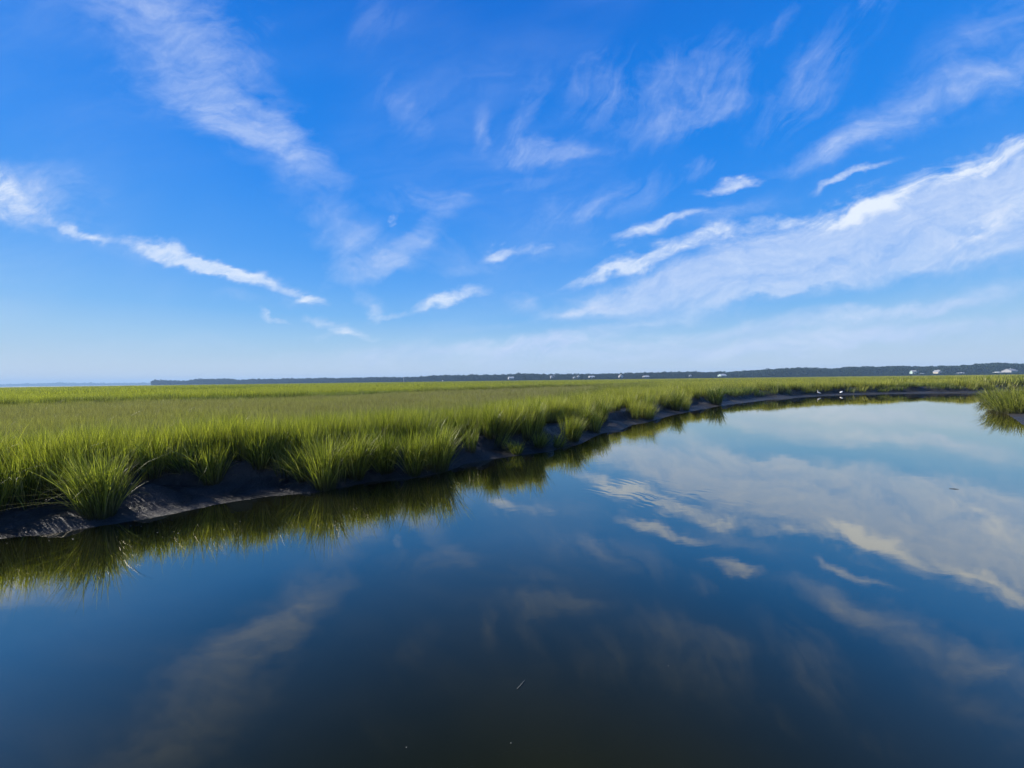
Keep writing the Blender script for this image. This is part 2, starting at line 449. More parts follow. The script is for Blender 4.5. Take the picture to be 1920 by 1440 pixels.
h = T.math('ADD', h, T.math('MULTIPLY', n_fin, 0.00004))
h = T.math('ADD', h, T.math('MULTIPLY', waves, 0.00060))
h = T.math('ADD', h, T.math('MULTIPLY', rings, 0.00045))
bmp = T.n('ShaderNodeBump', i_Strength=1.0, i_Distance=1.0, i_Height=h)
body = T.n('ShaderNodeBsdfDiffuse')
T.put(body.inputs['Color'], T.mix(T.mapr(T.noise(pos, 0.35, 4, 0.55), 0.35, 0.65), (0.0050, 0.0065, 0.0025, 1), (0.0090, 0.0100, 0.0035, 1)))
gl = T.n('ShaderNodeBsdfGlossy', i_Roughness=0.015); gl.inputs['Color'].default_value = (1, 0.93, 0.79, 1)
T.put(gl.inputs['Normal'], bmp.outputs[0])
lw = T.n('ShaderNodeLayerWeight', i_Blend=0.5)
fc = lw.outputs['Facing']
fr = T.math('MULTIPLY', T.math('MULTIPLY', fc, fc), T.mapr(fc, 0.25, 0.62, 0.10, 1.0, smooth=False), clamp=True)
mx = T.n('ShaderNodeMixShader', i_0=fr)
T.t.links.new(body.outputs[0], mx.inputs[1]); T.t.links.new(gl.outputs[0], mx.inputs[2])
out(T, mx.outputs[0])
xs = np.concatenate([[-6000, -1000, -200], np.linspace(-60, 120, 30), [400, 1500, 6000]])
ys = np.concatenate([[-6000, -1000, -200], np.linspace(-40, 90, 24), [400, 1500, 6000]])
XX, YY = np.meshgrid(xs, ys, indexing='ij'); ii = np.arange(XX.size).reshape(XX.shape)
F = np.stack([ii[:-1, :-1], ii[1:, :-1], ii[1:, 1:], ii[:-1, 1:]], -1).reshape(-1, 4)
wme = mesh_np('water', np.stack([XX, YY, np.zeros_like(XX)], -1).reshape(-1, 3), F)
water = mkobj('water', wme, wm); tag(water, kind='structure')

# ------------------------------------------------------------------ grass
def blades(base, phi, L, th0, th1, w, rnd, segs=4, power=1.5, kink=None):
    """curved tapering blades. arrays of n; returns V, F, along, rnd"""
    n = len(L)
    s = np.linspace(0, 1, segs + 1)
    th = th0[:, None] + (th1 - th0)[:, None] * s[None] ** power
    if kink is not None:
        th = th + kink[:, None] * ss(0.5, 0.75, s)[None]
    thm = (th[:, 1:] + th[:, :-1]) / 2
    ds = L[:, None] / segs
    hz = np.concatenate([np.zeros((n, 1)), np.cumsum(np.sin(thm) * ds, 1)], 1)
    vz = np.concatenate([np.zeros((n, 1)), np.cumsum(np.cos(thm) * ds, 1)], 1)
    px = base[:, 0, None] + hz * np.cos(phi)[:, None]
    py = base[:, 1, None] + hz * np.sin(phi)[:, None]
    pz = base[:, 2, None] + vz
    tw = phi + np.pi / 2 + rng.normal(0, 0.7, n)
    wd = w[:, None] * (1 - s[None] ** 1.7 * 0.93) * (0.6 + 0.8 * s[None] * (1 - s[None]) * 2) * 0.5
    wx = np.cos(tw)[:, None] * wd; wy = np.sin(tw)[:, None] * wd
    Lf = np.stack([px - wx, py - wy, pz], -1); Rt = np.stack([px + wx, py + wy, pz], -1)
    V = np.stack([Lf, Rt], 2).reshape(n, -1, 3)
    k = (segs + 1) * 2
    off = (np.arange(n) * k)[:, None, None]
    a = np.arange(segs)[None, :, None] * 2
    F = np.concatenate([off + a, off + a + 1, off + a + 3, off + a + 2], 2).reshape(-1, 4)
    return V.reshape(-1, 3), F, np.tile(np.repeat(s, 2), n), np.repeat(rnd, k)

def join(parts):
    V = []; F = []; S = []; R = []; o = 0
    for v, f, s, r in parts:
        V.append(v); F.append(f + o); S.append(s); R.append(r); o += len(v)
    return np.vstack(V), np.vstack(F), np.concatenate(S), np.concatenate(R)

def tuft(n, radius, hmean, hsd, lean, curl, width, segs=4, droop=0.12):
    rad = radius * np.sqrt(rng.random(n)); a = rng.random(n) * 2 * np.pi
    base = np.stack([rad * np.cos(a), rad * np.sin(a), np.full(n, -0.04)], -1)
    phi = a + rng.normal(0, 0.9, n)
    L = np.clip(rng.normal(hmean, hsd, n), hmean * 0.35, hmean * 1.45)
    th0 = np.abs(rng.normal(0, lean, n)) * (0.3 + rad / radius)
    th1 = th0 + np.abs(rng.normal(curl, curl * 0.5, n))
    kink = np.where(rng.random(n) < droop, rng.uniform(0.6, 1.7, n), 0.0)
    w = width * rng.uniform(0.65, 1.3, n)
    return blades(base, phi, L, th0, th1, w, rng.random(n), segs, 1.5, kink)

def grass_material(name, instancer=True, dead=False):
    m, T = material(name)
    along = T.n('ShaderNodeAttribute', attribute_name='along').outputs['Fac']
    br = T.n('ShaderNodeAttribute', attribute_name='brnd').outputs['Fac']
    if instancer:
        tone = T.n('ShaderNodeAttribute', attribute_name='tone', attribute_type='INSTANCER').outputs['Fac']
        brown = T.n('ShaderNodeAttribute', attribute_name='brown', attribute_type='INSTANCER').outputs['Fac']
    else:
        tone = T.n('ShaderNodeAttribute', attribute_name='tone', attribute_type='OBJECT').outputs['Fac']
        brown = None
    if dead:
        c = T.mix(br, (0.09, 0.075, 0.04, 1), (0.22, 0.19, 0.11, 1))
    else:
        br2 = T.math('POWER', br, 1.7)
        green = T.mix(br2, (0.009, 0.030, 0.005, 1), (0.11, 0.18, 0.026, 1))
        yel = T.mix(br2, (0.090, 0.105, 0.014, 1), (0.58, 0.55, 0.085, 1))
        tt = T.math('ADD', tone, T.math('MULTIPLY', T.math('SUBTRACT', along, 0.55), 0.60), clamp=True)  # yellower towards the tip: the lit tops are put into the colour
        c = T.mix(tt, green, yel)
        # a few straw coloured blades
        c = T.mix(T.mapr(br, 0.90, 0.93, 0, 0.8), c, (0.30, 0.27, 0.12, 1))
        # brown old leaf bases, with the shade between the stems put into the colour
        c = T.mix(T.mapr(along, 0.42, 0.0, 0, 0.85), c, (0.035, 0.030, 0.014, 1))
        if brown is not None:
            c = T.mix(T.math('MULTIPLY', brown, 0.93), c, T.mix(br, (0.085, 0.078, 0.036, 1), (0.31, 0.275, 0.13, 1)))
    d = T.n('ShaderNodeBsdfPrincipled', i_Roughness=0.85 if dead else 0.45)
    T.put(d.inputs['Base Color'], c)
    d.inputs['Specular IOR Level'].default_value = 0.35
    tr = T.n('ShaderNodeBsdfTranslucent', i_Color=T.mix(1.0, c, (1.12, 1.28, 0.55, 1), 'MULTIPLY'))
    mx = T.n('ShaderNodeMixShader', i_0=0.42 if not dead else 0.25)
    T.t.links.new(d.outputs[0], mx.inputs[1]); T.t.links.new(tr.outputs[0], mx.inputs[2])
    out(T, mx.outputs[0])
    return m

G_INST = grass_material('cordgrass_blades')
G_CLUMP = grass_material('bank_cordgrass_blades', instancer=False)
G_DEAD = grass_material('dry_straw', instancer=False, dead=True)

src = bpy.data.collections.new('grass_sources')
def variant(kind, i, data):
    V, F, S, R = data
    me = mesh_np(kind, V, F, {'along': S, 'brnd': R}, smooth=True)
    me.materials.append(G_INST)
    o = bpy.data.objects.new('%02d_%s' % (i, kind), me)
    src.objects.link(o)
vi = 0
for k in range(8):                                   # 0-7 tall near tufts
    variant('tall_tuft', vi, tuft(84, 0.21, 0.86, 0.10, 0.11, 0.28, 0.0118, 5, 0.10)); vi += 1
for k in range(4):                                   # 8-11 mid distance tufts
    variant('mid_tuft', vi, tuft(110, 0.55, 0.84, 0.07, 0.10, 0.25, 0.022, 3, 0.05)); vi += 1
for k in range(4):                                   # 12-15 far patches
    variant('far_tuft', vi, tuft(220, 2.0, 0.82, 0.05, 0.10, 0.25, 0.06, 2, 0.0)); vi += 1
for k in range(4):                                   # 16-19 short thin tufts of the grey brown flat
    variant('short_tuft', vi, tuft(120, 0.42, 0.80, 0.11, 0.10, 0.18, 0.010, 3, 0.04)); vi += 1

def brown_mask(x, y, d):
    nz = fbm(x * 0.09, y * 0.09, 71); n2 = fbm(x * 0.4, y * 0.4, 72)
    r = np.hypot(x, y)
    n0 = 2.3 + 3.4 * ss(-7, 8, x)
    near = ss(n0, n0 + 1.3, d + (nz - 0.5) * 3 + (n2 - 0.5) * 2.0)
    farl = 1 - ss(30, 38, d + (nz - 0.5) * 10)
    side = 1 - ss(-4, 16, x - 0.28 * y + 6 + (nz - 0.5) * 14)
    return near * farl * side * (0.78 + 0.22 * ss(0.30, 0.52, fbm(x * 0.22 + 5, y * 0.22, 75)))

pts = []
def scatter(r0, r1, per_m2, v0, v1, size, side_lim=(-72, 66)):
    a0, a1 = map(math.radians, side_lim)
    n = int((a1 - a0) / 2 * (r1 * r1 - r0 * r0) * per_m2)
    a = rng.uniform(a0, a1, n); r = np.sqrt(rng.uniform(r0 * r0, r1 * r1, n))
    x = r * np.sin(a); y = r * np.cos(a)
    z, d, dA, dB, q = terrain(x, y, True)
    keep = (q > 0.40 - 0.5 * (rng.random(n) < 0.35)) & (d > 0.22)
    clumpy = fbm(x * 1.5, y * 1.5, 61, 3)
    keep &= (q > 3.0) | (clumpy > 0.50) | (r > 40)
    x, y, z, d, q = (t[keep] for t in (x, y, z, d, q)); n = len(x)
    br = brown_mask(x, y, d)
    r = np.hypot(x, y)
    big = fbm(x * 0.035, y * 0.035, 91, 5); med = fbm(x * 0.5, y * 0.5, 92, 3)
    tone = 0.50 + (big - 0.5) * 2.1 + (med - 0.5) * 0.5 + rng.normal(0, 0.06, n)
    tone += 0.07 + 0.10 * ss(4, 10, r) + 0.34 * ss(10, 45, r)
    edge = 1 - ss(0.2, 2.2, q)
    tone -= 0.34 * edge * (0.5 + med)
    tone = np.clip(tone, 0.02, 1)
    tone = np.where((br > 0.08) & (br < 0.5), tone * 0.45, tone)  # rim of the brown flat darkened: shaded front of taller grass in the tone
    sc = size * rng.uniform(0.86, 1.12, n) * (1 + 0.25 * (med - 0.5))
    isb = br > 0.5
    sz_ = np.where(isb, sc * (0.52 + 0.2 * (med - 0.3)), sc)
    # low wet channels seen as dark thin lines far out
    ch = np.abs(fbm(x * 0.012 + 3, y * 0.03, 95, 4) - 0.5)
    lowch = (ch < 0.022) & (r > 40)
    sz_ = np.where(lowch, sz_ * 0.62, sz_); tone = np.where(lowch, tone * 0.35, tone)
    vid = rng.integers(v0, v1, n)
    if v1 <= 12: vid = np.where(isb, rng.integers(16, 20, n), vid)
    tilt = rng.normal(0, 0.07, (n, 2)) * (1 + 1.8 * edge[:, None])
    rot = np.stack([tilt[:, 0], tilt[:, 1], rng.random(n) * 2 * np.pi], -1)
    if r0 < 34:        # tufts on the brink hang out over the bank
        e = 0.05; dx0 = np.maximum(*sdist(x + e, y)) - np.maximum(*sdist(x - e, y)); dy0 = np.maximum(*sdist(x, y + e)) - np.maximum(*sdist(x, y - e))
        al = np.arctan2(-dy0, -dx0) + rng.normal(0, 0.7, n)
        hang = edge > 0.35
        rot[hang, 0] = 0; rot[hang, 1] = (np.abs(rng.normal(0.10, 0.28, n)) * edge * 1.3)[hang]; rot[hang, 2] = al[hang]
    scl = np.stack([sc, sc, sz_], -1)
    pts.append((np.stack([x, y, z], -1), rot, scl, vid, tone, np.clip(br, 0, 1)))
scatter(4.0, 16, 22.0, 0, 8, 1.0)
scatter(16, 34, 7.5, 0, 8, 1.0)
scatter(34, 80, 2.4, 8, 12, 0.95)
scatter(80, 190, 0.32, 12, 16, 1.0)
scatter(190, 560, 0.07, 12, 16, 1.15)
Pp, Rt_, Sc, Vi, To, Br = (np.concatenate(q) for q in zip(*pts))
gme = bpy.data.meshes.new('marsh_grass')
gme.vertices.add(len(Pp)); gme.vertices.foreach_set('co', Pp.astype(np.float32).ravel())
for nm, arr, ty in (('rot', Rt_, 'FLOAT_VECTOR'), ('scl', Sc, 'FLOAT_VECTOR'), ('vidx', Vi, 'INT'), ('tone', To, 'FLOAT'), ('brown', Br, 'FLOAT')):
    at = gme.attributes.new(nm, ty, 'POINT')
    if ty == 'FLOAT_VECTOR': at.data.foreach_set('vector', arr.astype(np.float32).ravel())
    elif ty == 'INT': at.data.foreach_set('value', arr.astype(np.int32))
    else: at.data.foreach_set('value', arr.astype(np.float32))
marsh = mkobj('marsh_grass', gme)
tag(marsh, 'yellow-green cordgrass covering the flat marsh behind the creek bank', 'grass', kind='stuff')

def instancer(obj, coll):
    ng = bpy.data.node_groups.new('scatter_' + obj.name, 'GeometryNodeTree')
    ng.interface.new_socket('Geometry', in_out='INPUT', socket_type='NodeSocketGeometry')
    ng.interface.new_socket('Geometry', in_out='OUTPUT', socket_type='NodeSocketGeometry')
    N = ng.nodes.new; LK = ng.links.new
    gi = N('NodeGroupInput'); go = N('NodeGroupOutput')
    ci = N('GeometryNodeCollectionInfo'); ci.inputs[0].default_value = coll
    ci.inputs['Separate Children'].default_value = True; ci.inputs['Reset Children'].default_value = True
    ip = N('GeometryNodeInstanceOnPoints'); ip.inputs['Pick Instance'].default_value = True
    def na(name, ty):
        q = N('GeometryNodeInputNamedAttribute'); q.data_type = ty; q.inputs['Name'].default_value = name
        return q.outputs['Attribute']
    LK(gi.outputs[0], ip.inputs['Points']); LK(ci.outputs[0], ip.inputs['Instance'])
    LK(na('vidx', 'INT'), ip.inputs['Instance Index'])
    e2r = N('FunctionNodeEulerToRotation'); LK(na('rot', 'FLOAT_VECTOR'), e2r.inputs[0]); LK(e2r.outputs[0], ip.inputs['Rotation'])
    LK(na('scl', 'FLOAT_VECTOR'), ip.inputs['Scale'])
    LK(ip.outputs[0], go.inputs[0])
    md = obj.modifiers.new('scatter', 'NODES'); md.node_group = ng
instancer(marsh, src)

# ------------------------------------------------------------------ individual clumps along the bank
def clump(px, py, height, spread, n, label, tone=0.5, lean_dir=None, lean=0.0, droopers=0, dead=10, width=0.0135, zb=None, rad=0.16, curl=0.34):
    spread *= 0.85
    dr = ray(px, py); tt = np.linspace(0.3, 1.02, 400) * (-CAM_H / dr[2])
    zz = terrain(dr[0] * tt, dr[1] * tt); hit = int(np.argmax(CAM_H + dr[2] * tt <= np.maximum(zz, 0.02)))
    x, y, z = dr[0] * tt[hit], dr[1] * tt[hit], float(zz[hit])
    root = empty('grass_clump', (x, y, z))
    tag(root, label, 'grass clump', 'cordgrass clumps along the creek bank')
    a = rng.random(n) * 2 * np.pi
    r0 = rad * np.sqrt(rng.random(n))
    base = np.stack([r0 * np.cos(a), r0 * np.sin(a), np.full(n, -0.06)], -1)
    th0 = np.abs(rng.normal(0, spread, n)) * (0.35 + r0 / rad * 0.9)
    th1 = th0 + np.abs(rng.normal(curl, curl * 0.5, n))
    phi = a + rng.normal(0, 0.6, n)
    if lean_dir is not None:
        vx = np.sin(th0) * np.cos(phi) + lean * math.cos(lean_dir); vy = np.sin(th0) * np.sin(phi) + lean * math.sin(lean_dir)
        phi = np.arctan2(vy, vx); th0n = np.arcsin(np.clip(np.hypot(vx, vy), 0, 0.97)); th1 = th1 - th0 + th0n; th0 = th0n
    L = np.clip(rng.normal(height * 1.05, height * 0.17, n), height * 0.4, height * 1.35)
    kink = np.where(rng.random(n) < 0.10, rng.uniform(0.6, 1.6, n), 0.0)
    parts = [blades(base, phi, L, th0, th1, width * rng.uniform(0.6, 1.35, n), rng.random(n), 7, 1.5, kink)]
    # side leaves growing from the stems part way up
    m = int(n * 0.9); j = rng.integers(0, n, m); f = rng.uniform(0.25, 0.65, m)
    st = th0[j] + (th1[j] - th0[j]) * 0.3 * f
    hb = base[j] + np.stack([np.sin(st) * np.cos(phi[j]) * L[j] * f, np.sin(st) * np.sin(phi[j]) * L[j] * f, np.cos(st) * L[j] * f], -1)
    parts.append(blades(hb, phi[j] + rng.normal(0, 1.1, m), L[j] * rng.uniform(0.28, 0.5, m), st + rng.uniform(0.05, 0.35, m),
                        st + rng.uniform(0.3, 1.0, m), width * 0.9 * rng.uniform(0.6, 1.2, m), rng.random(m), 4))
    if droopers:
        k = droopers
        ld = lean_dir if lean_dir is not None else math.pi
        pb = np.stack([rng.normal(0, rad * 0.5, k), rng.normal(0, rad * 0.5, k), rng.uniform(0.10, 0.34, k)], -1)
        parts.append(blades(pb, ld + rng.normal(0, 0.45, k), height * rng.uniform(0.75, 1.1, k), rng.uniform(0.95, 1.30, k),
                            rng.uniform(1.5, 1.95, k), width * 1.25 * rng.uniform(0.8, 1.3, k), rng.uniform(0.3, 0.91, k), 7, 1.0))
    V, F, S, R = join(parts)
    me = mesh_np('green_blades', V, F, {'along': S, 'brnd': R}, smooth=True)
    g = mkobj('green_blades', me, G_CLUMP, root); g['tone'] = float(tone); tag(g, kind='stuff')
    if dead:
        k = dead
        pb = np.stack([rng.normal(0, rad, k), rng.normal(0, rad, k), rng.uniform(0.0, 0.15, k)], -1)
        V, F, S, R = blades(pb, rng.random(k) * 2 * np.pi if lean_dir is None else lean_dir + rng.normal(0, 1.3, k), height * rng.uniform(0.25, 0.8, k),
                            rng.uniform(0.5, 1.5, k), rng.uniform(1.3, 2.4, k), width * rng.uniform(0.5, 1.0, k), rng.random(k), 5, 1.0)
        me = mesh_np('dry_stalks', V, F, {'along': S, 'brnd': R}, smooth=True)
        tag(mkobj('dry_stalks', me, G_DEAD, root), kind='stuff')
    return root

D = math.radians
# toward the water is roughly -60 deg on the near bank
TW = D(-62)
clump(2, 925, 0.55, 0.30, 130, 'clump of cordgrass cut by the left edge of the photo above the dark mud', .45, TW, .15)
clump(188, 968, 1.0, 0.26, 480, 'large fan shaped cordgrass clump beside the blue-grey mud mound, its blades drooping left', .55, D(188), .07, 26, 14, .0115, rad=.17)
clump(60, 950, 0.5, 0.5, 60, 'sparse low cordgrass flopped flat over the mud at far left', .3, D(190), .35, 14, 8, .012)
clump(284, 893, 0.72, 0.16, 170, 'narrow upright cordgrass clump just behind the blue-grey mud mound', .45, TW, .05)
clump(345, 890, 0.6, 0.42, 110, 'dark loose cordgrass clump spreading left above the hollow of the bank', .25, D(190), .22, 5)
clump(398, 905, 0.78, 0.26, 260, 'yellowish cordgrass clump with crossed dry stalks at its foot', .62, TW, .06, 3, 26)
clump(490, 878, 0.75, 0.34, 240, 'v shaped fan of cordgrass standing back over the black hollow', .5, TW, .05)
clump(573, 898, 0.72, 0.34, 170, 'cordgrass clump with pale blades arching left over the mud tongue', .55, D(186), .22, 14, 8)
clump(612, 914, 1.05, 0.24, 430, 'tallest bright cordgrass clump rooted at the waterline on the mud tongue', .66, D(100), .02, 0, 16, .012, rad=.2)
clump(668, 895, 0.95, 0.28, 300, 'broad cordgrass clump directly right of the tallest clump', .58, D(0), .10)
clump(722, 885, 0.9, 0.3, 280, 'green cordgrass clump arching down over the shaded bank', .42, TW, .12, 8, 18)
clump(775, 888, 0.95, 0.3, 320, 'dense cordgrass clump whose bent stalks hang to the water', .52, TW, .12, 6, 30)
clump(822, 880, 1.02, 0.26, 360, 'tall cordgrass clump at the corner where the bank turns back', .60, D(-20), .06, 4, 24, rad=.22)
clump(883, 845, 0.66, 0.12, 90, 'thin upright tuft of cordgrass standing alone in the notch of the bank', .45)
clump(920, 822, 0.9, 0.2, 260, 'cordgrass clump at the back of the notch in the bank', .5, TW, .06)
clump(968, 850, 0.42, 0.42, 170, 'short yellow-green cordgrass tuft on low mud near the water', .6, D(200), .12, 14, 12, .013)
clump(1012, 838, 0.55, 0.5, 190, 'dark droopy cordgrass tuft on low mud with blades hanging down', .38, D(-50), .15, 14, 10, .013)
clump(1045, 838, 0.5, 0.5, 130, 'droopy cordgrass tuft at the right end of the low mud', .45, D(-20), .25, 12, 10, .013)
clump(1000, 806, 0.95, 0.2, 260, 'cordgrass clump above the two low tufts', .55, TW, .05)
clump(1095, 806, 1.0, 0.26, 320, 'rounded cordgrass clump left of the shiny mud patch', .48, D(-20), .08, 4, 16)
clump(1130, 790, 0.95, 0.24, 260, 'cordgrass clump directly behind the shiny mud patch', .35, TW, .05)
clump(1215, 780, 1.15, 0.28, 300, 'cordgrass clump jutting out right of the shiny mud patch', .45, D(-30), .08, 4, 16, .014)
clump(1268, 770, 1.2, 0.26, 280, 'cordgrass clump halfway along the curving bank', .4, TW, .05, width=.016)
clump(1342, 758, 1.35, 0.25, 340, 'dark green cordgrass clump before the bank turns right', .12, None, 0, width=.02, rad=.4)
for px, py, hh, lab in [(1868, 752, 1.05, 'leftmost cordgrass clump on the tip of the right bank'), (1888, 762, 1.15, 'middle cordgrass clump on the tip of the right bank'),
                        (1906, 774, 1.1, 'cordgrass clump on the right bank nearest the camera'), (1918, 758, 1.2, 'cordgrass clump on the right bank at the frame edge')]:
    clump(px, py, hh, 0.42, 520, lab, .62, D(200), .10, 10, 20, .022, rad=.8, curl=.7)

# fallen straw and broken stems lying on the near mud
n = 5200
a_ = rng.uniform(D(-60), D(35), n); r_ = np.sqrt(rng.uniform(25, 900, n))
x_, y_ = r_ * np.sin(a_), r_ * np.cos(a_)
z_, d_, _, _, q_ = terrain(x_, y_, True)
k_ = (d_ > 0.05) & (q_ < 0.9); x_, y_, z_ = x_[k_], y_[k_], z_[k_]; n = len(x_)
bd = blades(np.stack([x_, y_, z_ + .004], -1), rng.random(n) * 6.283, rng.uniform(.08, .38, n), rng.uniform(1.35, 1.55, n), rng.uniform(1.5, 1.75, n),
            rng.uniform(.004, .010, n), rng.random(n), 3, 1.0)
lit = mkobj('fallen_straw', mesh_np('fallen_straw', bd[0], bd[1], {'along': bd[2], 'brnd': bd[3]}), G_DEAD)
tag(lit, 'broken tan stems lying scattered on the dark mud', 'straw litter', kind='stuff')

# ------------------------------------------------------------------ far woods
def crown_variant(i):
    """one broad leaf crown with a trunk, made of many small leaf clumps; unit height"""
    n = 520
    lobes = [(rng.uniform(-.22, .22), rng.uniform(-.22, .22), (.20 + .62 * q_ / 10), rng.uniform(.15, .25)) for q_ in range(11)]
    cs = []
    for k in range(n):
        lx, ly, lz, lr = lobes[rng.integers(0, 11)]
        v = rng.normal(0, 1, 3); v /= np.linalg.norm(v)
        cs.append([lx + v[0] * lr, ly + v[1] * lr, lz + v[2] * lr * 0.75])
    cs = np.array(cs); s = rng.uniform(0.03, 0.075, n)
    t = rng.normal(0, 1, (n, 3)); t /= np.linalg.norm(t, axis=1)[:, None]
    u = np.cross(t, rng.normal(0, 1, (n, 3))); u /= np.linalg.norm(u, axis=1)[:, None]
    V = np.stack([cs + t * s[:, None], cs + u * s[:, None], cs - t * s[:, None], cs - u * s[:, None] * 0.8], 1).reshape(-1, 3)
    F = np.arange(n * 4).reshape(-1, 4)
    R = np.repeat(rng.random(n), 4)
    # trunk
    m = 6; a = np.arange(m) * 2 * np.pi / m
    tv = np.concatenate([np.stack([.022 * np.cos(a), .022 * np.sin(a), np.zeros(m)], -1), np.stack([.010 * np.cos(a), .010 * np.sin(a), np.full(m, .6)], -1)])
    tf = np.array([[k, (k + 1) % m, m + (k + 1) % m, m + k] for k in range(m)]) + len(V)
    V = np.vstack([V, tv]); F = np.vstack([F, tf]); R = np.concatenate([R, np.zeros(2 * m)])
    return mesh_np('crown', V, F, {'brnd': R})
fm, T = material('far_foliage')
br = T.n('ShaderNodeAttribute', attribute_name='brnd').outputs['Fac']
tone = T.n('ShaderNodeAttribute', attribute_name='tone', attribute_type='INSTANCER').outputs['Fac']
c = T.mix(tone, T.mix(br, (0.003, 0.010, 0.006, 1), (0.008, 0.021, 0.009, 1)), T.mix(br, (0.006, 0.016, 0.007, 1), (0.018, 0.032, 0.011, 1)))
b = T.n('ShaderNodeBsdfPrincipled', i_Roughness=0.9); T.put(b.inputs['Base Color'], c); b.inputs['Specular IOR Level'].default_value = 0.15
out(T, b.outputs[0])
tsrc = bpy.data.collections.new('tree_sources')
for i in range(6):
    me = crown_variant(i); me.materials.append(fm)
    tsrc.objects.link(bpy.data.objects.new('%02d_tree' % i, me))

TOPS = [(283, 717), (290, 712.5), (335, 713.5), (345, 714), (372, 710.5), (410, 710), (450, 712), (480, 711), (560, 709.5), (640, 708.5), (700, 707.5), (790, 706.5), (806, 704),
        (850, 703), (950, 702), (990, 699.5), (1012, 701.5), (1100, 701), (1150, 700), (1200, 699), (1290, 697), (1360, 697.5), (1400, 695), (1450, 691.5), (1500, 689),
        (1560, 691), (1600, 687.5), (1700, 686), (1730, 687), (1760, 686), (1800, 685.5), (1860, 680.5), (1920, 681.5), (2300, 676), (2900, 670)]
DEP = [(283, 1500), (990, 1000), (1400, 820), (1900, 650), (2900, 560)]
def wood(name, label, px0, px1, rows, tops, dep, tone_rng, tree_h):
    P_, R_, S_, V_, T_ = [], [], [], [], []
    txs, tys = zip(*tops); dxs, dys = zip(*dep)
    for row in range(rows):
        px = px0 + rng.uniform(0, 2)
        while px < px1:
            dpt = float(np.interp(px, dxs, dys)) + row * 22 + rng.normal(0, 5)
            ty = float(np.interp(px, txs, tys)) + rng.normal(0, 0.7) + (rows - 1 - row) * 0.9
            x, y, ztop = at_depth(px, ty, dpt)
            zb = 0.3 + 2.5 * row * max(0.0, min(1.0, (px - 700) / 800))
            hgt = max(ztop - zb, 4.0)
            wd = min(hgt, tree_h) * rng.uniform(0.9, 1.35)
            P_.append((x, y, zb)); R_.append((0, 0, rng.random() * 6.28)); S_.append((wd, wd, hgt / 0.97)); V_.append(rng.integers(0, 6))
            T_.append(rng.uniform(*tone_rng))
            px += wd * 0.32 / dpt * FPX * rng.uniform(0.7, 1.4)
    me = bpy.data.meshes.new(name); me.vertices.add(len(P_)); me.vertices.foreach_set('co', np.array(P_, np.float32).ravel())
    for nm, arr, ty in (('rot', R_, 'FLOAT_VECTOR'), ('scl', S_, 'FLOAT_VECTOR'), ('vidx', V_, 'INT'), ('tone', T_, 'FLOAT')):
        at = me.attributes.new(nm, ty, 'POINT')
        at.data.foreach_set('vector' if ty == 'FLOAT_VECTOR' else 'value', np.array(arr, np.int32 if ty == 'INT' else np.float32).ravel())
    o = mkobj(name, me); instancer(o, tsrc)
    tag(o, label, 'woodland', kind='stuff')
    return o
wood('far_woods', 'long low dark green woodland along the far edge of the marsh', 286, 2400, 4, TOPS, DEP, (0, 1), 20)
SHR = [(a, b) for a, b in zip(range(286, 2500, 60), [0] * 99)]
SHR = [(a, hor_y(a) - 2.2 + 1.1 * math.sin(a * .021) * math.sin(a * .0071)) for a, b in SHR]
wood('marsh_edge_shrubs', 'low dark shrubs along the foot of the far wood, before the houses', 286, 2400, 1, SHR, [(a, b - 60) for a, b in DEP], (0, 1), 5)
wood('distant_shore_woods', 'faint blue strip of woodland on the horizon at far left', -700, 420, 2,
     [(-700, 727), (0, 721), (60, 719.5), (110, 718), (200, 718.5), (280, 718.2), (500, 717)], [(-700, 4200), (500, 4200)], (0, .5), 60)

# ------------------------------------------------------------------ far houses
M_WHITE = simple('white_siding', (0.46, 0.47, 0.47), 0.6, 0.05)
M_GREY = simple('weathered_siding', (0.26, 0.26, 0.27), 0.7, 0.1)
M_CREAM = simple('cream_siding', (0.44, 0.38, 0.30), 0.7, 0.08)
M_TEAL = simple('pale_green_siding', (0.32, 0.42, 0.38), 0.7, 0.08)
M_ROOFL = simple('pale_roof', (0.36, 0.38, 0.40), 0.6, 0.08)
M_ROOFD = simple('grey_shingle_roof', (0.22, 0.22, 0.23), 0.8, 0.15)
M_GLASS = simple('dark_window_glass', (0.03, 0.04, 0.05), 0.1, 0.05)
M_TRIM = simple('white_trim', (0.8, 0.8, 0.8), 0.5, 0.03)

def boxes(name, lst, mat, parent):
    V = []; F = []
    for (x0, x1, y0, y1, z0, z1) in lst:
        o = len(V)
        V += [(x0, y0, z0), (x1, y0, z0), (x1, y1, z0), (x0, y1, z0), (x0, y0, z1), (x1, y0, z1), (x1, y1, z1), (x0, y1, z1)]
        F += [(o, o + 3, o + 2, o + 1), (o + 4, o + 5, o + 6, o + 7), (o, o + 1, o + 5, o + 4), (o + 1, o + 2, o + 6, o + 5), (o + 2, o + 3, o + 7, o + 6), (o + 3, o, o + 4, o + 7)]
    return mkobj(name, mesh_np(name, V, F), mat, parent)

